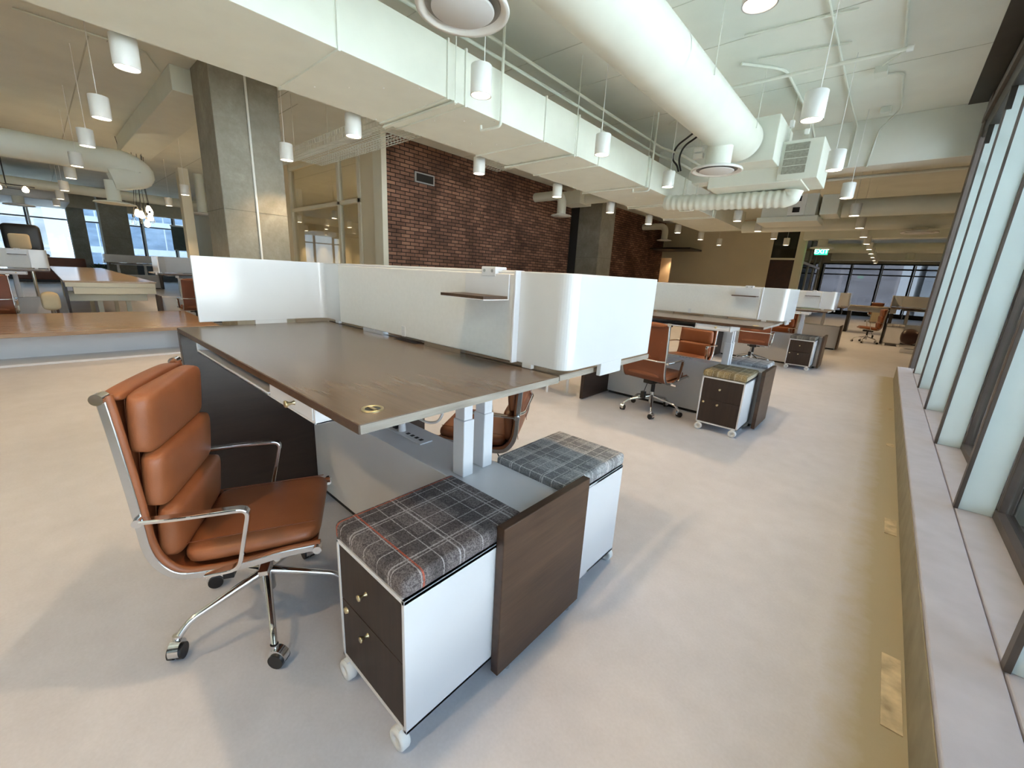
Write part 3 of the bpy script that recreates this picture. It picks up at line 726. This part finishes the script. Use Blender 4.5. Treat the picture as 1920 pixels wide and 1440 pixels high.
# ------------------------------------------------------------------ chair
PROF = [(-.300, 1.040), (-.288, .908), (-.275, .737), (-.268, .623), (-.262, .530), (-.240, .462), (-.190, .412), (-.100, .404), (0, .412), (.123, .432), (.235, .440)]
def smooth_prof(p, n=4):
    out = []
    for i in range(len(p)-1):
        p0 = p[max(i-1, 0)]; p1 = p[i]; p2 = p[i+1]; p3 = p[min(i+2, len(p)-1)]
        for k in range(n):
            t = k/n
            out.append(tuple(.5*((2*b)+(-a+c)*t+(2*a-5*b+4*c-d)*t*t+(-a+3*b-3*c+d)*t**3) for a, b, c, d in zip(p0, p1, p2, p3)))
    out.append(p[-1]); return out
SP = smooth_prof(PROF)
def make_chair():
    r = empty('office_chair')
    for s in (-1, 1):
        f = MB().tube([(s*.262, a, b) for a, b in SP], 0, flat=(.012, .026), upv=(1, 0, 0)).build('side_frame', ALU, r, .003)
        MB().cyl((s*.245, -.300, 1.045), (s*.285, -.300, 1.045), .017, n=20).build('frame_end_roller', CHROME, f)
        MB().cyl((s*.245, .238, .440), (s*.285, .238, .440), .015, n=20).build('frame_end_roller', CHROME, f)
        arm = fillet([Vector((s*.275, -.262, .640)), Vector((s*.292, -.15, .647)), Vector((s*.292, .045, .652)), Vector((s*.287, -.005, .425)), Vector((s*.27, -.11, .405))], .035, 6)
        MB().tube(arm, 0, flat=(.032, .014), upv=(1, 0, 0)).build('armrest', CHROME, r, .004)
        MB().cyl((s*.262, -.266, .640), (s*.292, -.262, .640), .014, n=16).build('arm_joint', CHROME, r)
    inner = [(a+.006, b) for a, b in SP]
    MB().tube([(0, a, b) for a, b in SP], 0, flat=(.505, .012), upv=(1, 0, 0)).build('sling', LEATHD, r, .002)
    # piping roll along each side
    for s in (-1, 1): MB().tube([(s*.252, a+.013+.0*b, b+.010) for a, b in SP], .013, 8).build('edge_roll', LEATHER, r)
    # back pads
    def pad(y, z, ang, w, l, t, nm):
        M = Matrix.Translation((0, y, z)) @ Matrix.Rotation(ang, 4, 'X')
        p = MB().pillow(w, l, t, M, p=9, bulge=.18).build(nm, LEATHER, r, merge=True)
        sm = MB()
        for s in (-1, 1):
            pts = [M @ Vector((s*w*.40, l*(q/10-.5)*.93, t*.5*(.93))) for q in range(11)]
            sm.tube(pts, .0018, 5)
        sm.build('stitching', LEATHD, p)
        return p
    a0 = math.radians(85)
    pad(-.240, .942, a0, .475, .208, .095, 'back_pad')
    pad(-.230, .748, a0, .475, .200, .095, 'back_pad')
    pad(-.214, .556, math.radians(84), .475, .200, .095, 'back_pad')
    pad(.025, .458, math.radians(3), .475, .44, .085, 'seat_pad')
    MB().pillow(.47, .06, .05, Matrix.Translation((0, -.295, 1.035)), p=5).build('top_roll', LEATHER, r, merge=True)
    # cross bars
    MB().tube([(-.262, -.27, .655), (-.2, -.30, .652), (.2, -.30, .652), (.262, -.27, .655)], .010, 10, round_=.05).build('back_bar', CHROME, r)
    MB().cyl((-.255, -.11, .395), (.255, -.11, .395), .012).cyl((-.255, .10, .412), (.255, .10, .412), .012).build('seat_spreader', ALU, r)
    MB().box(-.06, .06, -.13, .12, .345, .395).box(-.11, .11, -.03, .03, .35, .385).build('tilt_mechanism', BLACK, r, .01)
    MB().tube([(.06, .02, .365), (.20, .05, .355)], .006, 8).box(.19, .25, .035, .065, .345, .362).build('lever', CHROME, r)
    MB().tube([(-.03, -.08, .35), (-.03, -.13, .25)], .005, 6).box(-.055, -.005, -.16, -.12, .17, .25).build('tension_handle', BLACK, r, .006)
    MB().cyl((0, 0, .18), (0, 0, .35), .022).build('gas_lift', BLACK, r)
    MB().cyl((0, 0, .10), (0, 0, .235), .030, .026).build('hub', ALU, r)
    for k in range(5):
        t = math.radians(-58.4+72*k); c, s_ = math.cos(t), math.sin(t)
        leg = MB().tube([(.02*c, .02*s_, .185), (.275*c, .275*s_, .125), (.318*c, .318*s_, .075)], [.017, .0125, .0125, .0125, .0125, .0125, .0125, .0125, .013], 10, round_=.03).build('leg', CHROME, r)
        ca = empty('caster', (.318*c, .318*s_, 0)); ca.parent = leg
        # keep the caster as meshes under the leg
        bpy.data.objects.remove(ca)
        ta = t+.9; ux, uy = math.cos(ta), math.sin(ta); px, py = -uy, ux
        cx_, cy_ = .318*c+ux*.012, .318*s_+uy*.012
        MB().cyl((cx_-px*.024, cy_-py*.024, .03), (cx_-px*.006, cy_-py*.006, .03), .029, n=20).cyl((cx_+px*.006, cy_+py*.006, .03), (cx_+px*.024, cy_+py*.024, .03), .029, n=20).build('caster_wheel', BLACK, leg, .003)
        MB().cyl((cx_-px*.017, cy_-py*.017, .042), (cx_+px*.017, cy_+py*.017, .042), .033, n=20).cyl((.318*c, .318*s_, .06), (.318*c, .318*s_, .09), .014).build('caster_hood', CHROME, leg, .003)
    return r
chair0 = make_chair(); chair0.location = (-1.73, .45, 0); chair0.rotation_euler.z = math.radians(-28.6)
tag(chair0, 'nearest cognac leather chair with three back pads beside the near desk', 'chair', 'cognac leather office chairs')
def chair(x, y, rz, label):
    c = copy_tree(chair0); c.location = (x, y, 0); c.rotation_euler.z = math.radians(rz); tag(c, label); return c
chair(-1.86, 1.85, 122, 'leather chair behind the near desk, half hidden by its white legs')
chair(-1.82, 4.56, -8, 'leather chair seen from behind at the second bench')
chair(-2.0, 6.05, 172, 'leather chair on the far side of the second bench, seen under the desktop')
chair(-1.80, 9.25, 6, 'leather chair seen from behind at the third bench')
chair(-1.75, 10.95, 160, 'leather chair on the far side of the third bench')
chair(-11.06, -.62, 90, 'dark leather chair at the left bench beyond the wooden ledge')
chair(-11.06, 2.15, 90, 'leather chair under the tan desk left of the near screen')
chair(-.28, 16.95, 100, 'leather chair seen sideways at the left end of the far bench')
chair(-.40, 30.3, 175, 'far leather chair with a pale box standing in front of it')

# ------------------------------------------------------------------ pedestals
def make_pedestal(cush):
    r = empty('mobile_pedestal')
    w, d, z0, z1 = .40, .50, .075, .565
    MB().box(-w/2, -w/2+.014, 0, d, z0, z1).box(w/2-.014, w/2, 0, d, z0, z1).box(-w/2, w/2, 0, d, z1-.014, z1).box(-w/2, w/2, 0, d, z0, z0+.014).box(-w/2, w/2, d-.012, d, z0, z1).build('body', WHITE, r, .002)
    zm = z0+.014+.245
    lo = MB().box(-w/2+.016, w/2-.016, .002, .03, z0+.016, zm-.0015).build('drawer', DRAWERW, r, .001)
    up = MB().box(-w/2+.016, w/2-.016, .002, .03, zm+.0015, z1-.016).build('drawer', DRAWERW, r, .001)
    for o, z in ((lo, .295), (up, .455)):
        MB().lathe([(.0001, -.026), (.010, -.026), (.0105, -.022), (.005, -.014), (.004, -.006), (.008, .002)], (-.015, 0, z), 16, axis=1).build('knob', BRASS, o)
    MB().lathe([(.0001, -.006), (.010, -.006), (.012, .002)], (-w/2+.045, 0, .30), 16, axis=1).build('lock', BRASS, r)
    for x in (-.165, .165):
        for y in (.0, .48):
            MB().lathe([(.014, -.012), (.016, -.017), (.033, -.017), (.037, -.011), (.037, .011), (.033, .017), (.016, .017), (.014, .012), (.014, -.012)], (x, y, .037), 28, axis=1).cyl((x, y-.004, .037), (x, y+.004, .037), .015, n=16).box(x-.012, x+.012, y-.010, y+.010, .05, .078).build('caster', RING, r)
    cu = MB().box(-.203, .203, -.004, .504, .567, .632).build('cushion', cush, r, .020, 5)
    for q in cu.data.polygons: q.use_smooth = True
    loop = []
    for i in range(49):
        t = 2*PI*i/48; cc, ss = math.cos(t), math.sin(t)
        loop.append((.2015*abs(cc)**.10*(1 if cc >= 0 else -1), .25+.2525*abs(ss)**.10*(1 if ss >= 0 else -1), .600))
    MB().tube(loop, .004, 6, caps=False).build('cushion_piping', cush, cu)
    return r
ped_used = {}
def pedestal(x, y, flip, cush, label):
    if cush.name in ped_used: o = copy_tree(ped_used[cush.name])
    else: o = make_pedestal(cush); ped_used[cush.name] = o
    o.location = (x, y, 0); o.rotation_euler.z = PI if flip else 0
    return tag(o, label, 'pedestal', 'mobile pedestals with seat cushions')

# ------------------------------------------------------------------ desks, built in bench coordinates: x from -1.80 to 0 (aisle end), y = 0 the divider line
ZD = 1.12
def make_desk():
    r = empty('standing_desk')       # near side: y from -.755 to -.01
    top = MB().box(-1.785, -.002, -.752, -.010, ZD-.024, ZD).build('desktop', DESKTOP, r, .003)
    MB().box(-1.784, -.003, -.7532, -.7518, ZD-.0225, ZD-.0015).build('front_edging', WALNUT, top); MB().box(-.0018, -.0002, -.750, -.012, ZD-.0225, ZD-.002).build('edge_banding', EDGE, top); MB().box(-1.7868, -1.7852, -.750, -.012, ZD-.0225, ZD-.002).build('edge_banding', EDGE, top)
    for x in (-.43, -1.36):
        l = MB().box(x-.035, x+.035, -.092, -.035, .607, .86).build('leg', WHITE, r, .004)
        MB().box(x-.029, x+.029, -.087, -.040, .86, ZD-.025).build('inner_leg', WHITE, l, .003)
    MB().box(-1.42, -.37, -.09, -.04, ZD-.075, ZD-.025).build('crossbeam', WHITE, r, .003)
    # shallow tray with a small drawer
    t = MB()
    t.box(-1.52, -.27, -.735, -.40, ZD-.082, ZD-.075).box(-1.52, -1.51, -.735, -.40, ZD-.082, ZD-.025).box(-.28, -.27, -.735, -.40, ZD-.082, ZD-.025)
    t.box(-1.52, -.27, -.41, -.40, ZD-.082, ZD-.025).box(-.60, -.59, -.735, -.40, ZD-.082, ZD-.025).box(-1.52, -.62, -.735, -.727, ZD-.082, ZD-.070)
    t.build('pencil_tray', WHITE, r, .002)
    dr = MB().box(-.588, -.283, -.737, -.42, ZD-.073, ZD-.028).build('drawer', WHITE, r, .002)
    MB().lathe([(.0001, -.026), (.010, -.026), (.0105, -.022), (.005, -.014), (.004, -.006), (.008, .002)], (-.40, -.737, ZD-.050), 16, axis=1).build('knob', BRASS, dr)
    g = MB().lathe([(.018, ZD+.0005), (.020, ZD+.003), (.026, ZD+.003), (.027, ZD)], (-.080, -.675, 0), 28).build('grommet', BRASS, r)
    MB().lathe([(.0001, ZD+.0015), (.019, ZD+.0015)], (-.080, -.675, 0), 24).build('grommet_disc', BLACK, g)
    MB().box(-.095, -.065, -.679, -.671, ZD+.001, ZD+.0035).build('grommet_bar', BRASS, g)
    MB().box(-.98, -.80, -.045, -.012, ZD, ZD+.0015).build('cable_slot', BLACK, r)
    return r
def make_lscreen():
    """L shaped gloss screen at the aisle end of the far desk, bench coordinates"""
    r = empty('privacy_screen'); t = .018; z0, z1 = ZD+.018, 1.468
    def path(off):
        pts = [Vector((-.235, .0, 0)), Vector((.012, .0, 0)), Vector((.012, .655, 0))]
        return fillet(pts, .05, 10)
    P = path(0)
    vs = []; m = len(P)
    for i, p in enumerate(P):
        d = (P[min(i+1, m-1)]-P[max(i-1, 0)]).normalized(); n = Vector((d.y, -d.x, 0))
        for sgn in (1, -1):
            for z in (z0, z1): vs.append((p.x+n.x*sgn*t/2, p.y+n.y*sgn*t/2, z))
    fs = []
    for i in range(m-1):
        a, b = i*4, (i+1)*4
        fs += [(a, b, b+1, a+1), (b+2, a+2, a+3, b+3), (a+1, b+1, b+3, a+3), (b, a, a+2, b+2)]
    fs += [(0, 1, 3, 2), ((m-1)*4, (m-1)*4+2, (m-1)*4+3, (m-1)*4+1)]
    MB().add(vs, fs).build('screen_sheet', WGLOSS, r, .003)
    # hanging tabs that clip over the desk edge
    MB().box(.003, .021, .235, .40, ZD-.03, z0+.002).build('mounting_tab', WGLOSS, r, .002); MB().box(-.175, -.13, -.009, .009, ZD+.001, z0+.002).build('mounting_tab', WGLOSS, r, .002)
    return r
def make_divider():
    r = empty('desk_divider'); z0, z1 = ZD+.020, 1.458
    MB().box(-1.56, -.215, -.030, -.006, z0, z1).build('board', WFELT, r, .004)
    MB().box(-1.57, -.205, -.006, .012, z0-.004, z1+.012).build('back_board', WHITE, r, .003)
    MB().box(-1.57, -.205, -.026, -.014, z1+.001, z1+.008).box(-.213, -.203, -.036, .012, z0-.004, z1+.012).build('rail', WHITE, r, .002)
    MB().box(-.93, -.90, -.033, -.028, z0, z0+.05).build('cable_clip', WHITE, r, .002)
    MB().box(-1.30, -1.1, -.03, .0, ZD+.001, z0).build('foot', ALU, r); MB().box(-.75, -.5, -.03, .0, ZD+.001, z0).build('foot', ALU, r)
    return r
def make_shelf():
    r = empty('screen_shelf'); z = 1.366
    MB().box(-.466, -.232, -.040, -.035, z, 1.455).build('back_plate', WHITE, r, .001)
    MB().box(-.466, -.232, -.165, -.036, z-.002, z+.001).build('tray_plate', WHITE, r, .001)
    MB().box(-.466, -.234, -.164, -.042, z+.001, z+.0115).build('wood_shelf', WALNUT, r, .001)
    h = MB().box(-.375, -.300, -.0415, .020, 1.445, 1.480).build('hook', WHITE, r, .003)
    for sx_ in (-.358, -.317): MB().cyl((sx_, -.043, 1.465), (sx_, -.040, 1.465), .006).build('screw', GREY, h)
    return r
def make_spine():
    r = empty('low_cabinet')
    MB().box(-1.80, -.022, -.128, .128, .03, .605).build('cabinet', WHITE, r, .003)
    MB().box(-1.78, -.06, -.12, .12, .0, .03).build('plinth', BLACK, r)
    MB().box(-.021, .014, -.272, .262, .025, .64).build('end_panel', WALNUT, r, .003)
    for y in (-.2, .2): MB().cyl((-.004, y, 0), (-.004, y, .025), .012, n=12).build('foot', ALU, r)
    p = MB().box(-1.13, -.80, -.020, .055, .605, .611).build('power_strip', WHITE, r, .001)
    for i in range(4): MB().box(-.965+.038*i, -.945+.038*i, .005, .025, .611, .6125).build('socket', BLACK, p)
    return r
def make_plug():
    r = empty('power_cable')
    MB().cyl((-1.012, .015, .6115), (-1.012, .015, .655), .021, .018, n=16).build('plug', WHITE, r, .003)
    MB().box(-1.085, -1.05, .0, .045, .6115, .665).build('adapter', BLACK, r, .003)
    MB().tube([(-1.012, .015, .655), (-1.0, .0, .69), (-.92, -.05, .73), (-.80, -.067, .775), (-.67, -.067, .77), (-.59, -.067, .80), (-.555, -.067, .87), (-.60, -.07, 1.043)], .006, 8, round_=.05).build('cable', WHITE, r)
    return r
def make_gable():
    r = empty('bench_side_gable')
    MB().box(-1.845, -1.802, -.745, .745, .012, 1.092).build('gable_board', WALNUTG, r, .003)
    for y in (-.6, .6): MB().cyl((-1.823, y, 0), (-1.823, y, .012), .015, n=12).build('foot', ALU, r)
    return r
PROT = {}
def bench(ox, oy, rot, where, cushions=(None, None), chair_parts=True, zoff=0, gable=True, shelf=True, plug=False, screens=(True, True)):
    R = Matrix.Rotation(rot, 4, 'Z'); out = []
    def put(key, maker, flip, label, cat, grp):
        if key in PROT: o = copy_tree(PROT[key])
        else: o = maker(); PROT[key] = o
        loc = Vector((0, 0, 0)); rz = rot
        if flip: loc = Vector((-1.80, 0, 0)); rz = rot+PI
        loc = R @ loc
        o.location = (ox+loc.x, oy+loc.y, zoff if key in ('desk', 'screen', 'divider', 'shelf') else 0)
        o.rotation_euler.z = rz; tag(o, label, cat, grp); out.append(o); return o
    put('base', make_spine, False, 'white low base cabinet with walnut end panel %s' % where, 'cabinet', 'bench base cabinets')
    put('gable', make_gable, False, 'dark walnut side gable %s' % where, 'panel', 'bench side gables')
    put('desk', make_desk, False, 'dark walnut raised desktop, near side, %s' % where, 'desk', 'standing desks')
    put('desk', make_desk, True, 'dark walnut raised desktop, far side, %s' % where, 'desk', 'standing desks')
    if screens[0]: put('screen', make_lscreen, False, 'glossy white L-shaped screen at the aisle end %s' % where, 'screen', 'L-shaped privacy screens')
    if screens[1]: put('screen', make_lscreen, True, 'glossy white L-shaped screen at the inner end %s' % where, 'screen', 'L-shaped privacy screens')
    put('divider', make_divider, False, 'long matt white divider panel %s' % where, 'divider', 'desk dividers')
    if shelf: put('shelf', make_shelf, False, 'small walnut shelf hooked on the divider %s' % where, 'shelf', 'hooked screen shelves')
    if plug: put('plug', make_plug, False, 'white plug and cable in the power strip %s' % where, 'cable', None)
    return out
bench(-.795, 1.165, 0, 'of the nearest bench', plug=True)
bench(-.78, 5.03, 0, 'of the second bench')
bench(-.76, 10.05, 0, 'of the third bench')
bench(-.76, 13.85, 0, 'of the fourth bench')
bench(-12.0, .13, PI/2, 'of the left bench beyond the wooden ledge')
bench(-12.0, 1.68, -PI/2, 'of the tan-lit bench left of the column', shelf=False)
bench(1.9, 17.9, 0, 'of the far bench close to the windows', shelf=False)
bench(-26.2, 2.0, -PI/2, 'of the distant left bench before the column', shelf=False)

pedestal(-1.018, .530, 0, PLAID_D, 'pedestal with dark charcoal plaid cushion beside the nearest chair')
pedestal(-1.015, 1.805, 1, PLAID_L, 'white pedestal with light grey plaid cushion behind the walnut end panel')
pedestal(-1.05, 4.38, 0, PLAID_T, 'pedestal with mustard tweed cushion at the second bench')
pedestal(-1.05, 5.68, 1, PLAID_S, 'pedestal with pale silver cushion behind the second bench panel')
pedestal(-1.05, 9.41, 0, PLAID_G, 'pedestal with brown grey cushion at the third bench')
pedestal(.32, 17.25, 1, PLAID_S, 'plain white backed pedestal at the far bench')

# ------------------------------------------------------------------ left ledge and desks beyond
lg = empty('wooden_ledge', (-8.1, -2, 0), 0, 'wide low wood-topped ledge with open white shelf at left', 'bench')
MB().box(-2.55, .03, -3.9, 3.85, .375, .425).build('ledge_top', LEDGE, lg, .004)
MB().box(-.50, .0, -3.85, 3.42, 0, .03).box(-.52, -.50, -3.85, 3.42, 0, .375).box(-.5, 0, 3.38, 3.42, .03, .375).box(-.5, 0, -3.85, -3.81, .03, .375).box(-2.5, -2.45, -3.8, 3.4, 0, .375).build('open_shelf', WHITE, lg, .004)
MB().box(-2.45, -.52, 3.38, 3.42, 0, .375).build('side_panel', WHITE, lg, .004)

dt = empty('long_drawer_table', (-12.0, .98, 0), 0, 'long light wood table with white drawer front facing the ledge', 'table')
MB().box(-11.5, 0, -.70, .70, .885, .92).build('tabletop', TANWOOD, dt, .004)
MB().box(-.30, -.02, -.58, .68, .66, .80).build('drawer_front', CREAM, dt, .006)
MB().box(-.02, .0, -.68, .68, .80, .885).build('apron', CREAM, dt, .003)
MB().box(-.35, -.31, -.66, .55, .50, .70).build('modesty_panel', CREAM, dt, .004)
MB().box(-.55, -.05, -.70, -.66, 0, .885).build('side_gable', WALNUTG, dt, .003)
for x, y in ((-.6, -.2), (-.6, .25), (-3, -.2), (-3, .25), (-9, -.5), (-9, .5)):
    MB().box(x-.04, x+.04, y-.04, y+.04, 0, .885).build('leg', CREAM, dt, .003)

st = empty('white_stool', (-11.3, .06, 0), 0, 'cream rounded stool with a chrome pole under the left desk', 'stool')
MB().pillow(.30, .24, .34, Matrix.Translation((0, 0, .58)), p=12).build('seat', TANL, st, merge=True)
MB().cyl((0, 0, .02), (0, 0, .42), .03).cyl((0, 0, 0), (0, 0, .02), .2).build('pole', CHROME, st)

# items on the left bench
bc = empty('high_back_chair', (-15.4, -.1, 0), math.radians(80), 'dark grey high-backed chair with tan panel behind the left bench', 'chair')
MB().pillow(.62, .62, .14, Matrix.Translation((0, -.2, 1.72)) @ Matrix.Rotation(PI/2, 4, 'X'), p=10).build('backrest', BLACK, bc, merge=True)
MB().pillow(.34, .34, .08, Matrix.Translation((-.04, -.285, 1.64)) @ Matrix.Rotation(PI/2, 4, 'X'), p=10).build('tan_panel', TANL, bc, merge=True)
MB().pillow(.6, .55, .12, Matrix.Translation((0, .1, 1.35)), p=10).build('seat', BLACK, bc, merge=True)
MB().cyl((0, 0, .03), (0, 0, 1.3), .03).cyl((0, 0, 0), (0, 0, .03), .3).build('pole', CHROME, bc)
tb = empty('plant_pot', (-31.5, 2.15, 0), 0, 'small green potted plant by the left windows between the columns', 'plant')
MB().lathe([(.0001, 0), (.16, 0), (.22, .45), (.18, .45), (.0001, .42)], n=20).build('pot', DARKM, tb)
lf = MB(); random.seed(5)
for i in range(60):
    a = random.random()*2*PI; e = random.uniform(.3, 1.3); L = random.uniform(.3, .75)
    d = Vector((math.cos(a)*math.cos(e), math.sin(a)*math.cos(e), math.sin(e))); s = d.cross(Vector((0, 0, 1))).normalized()*.05
    p0 = Vector((0, 0, .42)); p1 = p0+d*L*.6; p2 = p0+d*L-Vector((0, 0, .05))
    lf.add([p0, p1+s, p2, p1-s], [(0, 1, 2, 3)])
lf.build('foliage', GREENP, tb)
rs_ = empty('roller_shade', (-33.93, 6.5, 0), 0, 'dark grey roller shade drawn over a left window beside the near column', 'blind')
MB().box(0, .02, -.62, .75, 1.95, 3.35).build('shade_cloth', SHADE, rs_); MB().cyl((0, -.65, 3.38), (0, .8, 3.38), .05).build('roller', WHITE, rs_)
MB().box(0, .025, -.62, .75, 1.92, 1.96).build('bottom_bar', GREY, rs_)
sf = empty('low_sofa', (-31.0, .1, 0), 0, 'low red-brown lounge seat by the left windows', 'sofa')
MB().box(-.4, .4, -.9, 1.6, .12, .55).build('seat', LEATHD, sf, .04, 3); MB().box(-.5, -.3, -.9, 1.6, .5, 1.18).build('backrest', LEATHD, sf, .05, 3)
MB().box(-.35, .35, -.8, 1.5, 0, .12).build('plinth', BLACK, sf)

# table with white tapered legs behind the near bench
wt = empty('side_table', (-3.25, 4.32, 0), 0, 'small table whose white tapered legs show behind the near bench', 'table')
MB().box(-.42, .42, -.26, .26, .50, .53).build('tabletop', WHITE, wt, .006)
for x, y in ((.36, .08), (.16, -.10), (-.36, .2), (-.36, -.2)):
    MB().cyl((x, y, 0), (x, y*.9, .50), .016, .026, n=14).build('leg', WHITE, wt)
ls = empty('low_stool', (.82, 15.3, 0), 0, 'low dark leather double seat on a white base by the far windows', 'seat')
MB().pillow(.36, .5, .42, Matrix.Translation((-.20, 0, .42)), p=5).build('seat', LEATHX, ls, merge=True)
MB().pillow(.36, .5, .42, Matrix.Translation((.20, 0, .42)), p=5).build('seat', LEATHX, ls, merge=True)
MB().box(-.32, .32, -.2, .2, 0, .10).cyl((0, 0, .1), (0, 0, .4), .04).build('base', WHITE, ls, .01)
# far desk things
pb = empty('archive_box', (-.30, 29.5, 0), math.radians(8), 'pale beige box on the floor before the far chair', 'box')
MB().box(-.22, .22, -.15, .15, 0.02, .62).build('box_body', TANL, pb, .01); MB().box(-.225, .225, -.155, .155, .56, .63).build('lid', TANL, pb, .006)
ft = empty('far_table', (-.50, 21.4, 0), 0, 'far table with layered wooden top before the end windows', 'table')
MB().box(-.75, .9, -.6, .6, .98, 1.03).build('tabletop', EDGE, ft, .004); MB().box(-.62, .8, -.5, .5, .82, .98).build('apron', GREY, ft, .004)
for x in (-.55, .7): MB().box(x-.05, x+.05, -.4, .4, 0, .82).build('leg', DARKM, ft, .004)
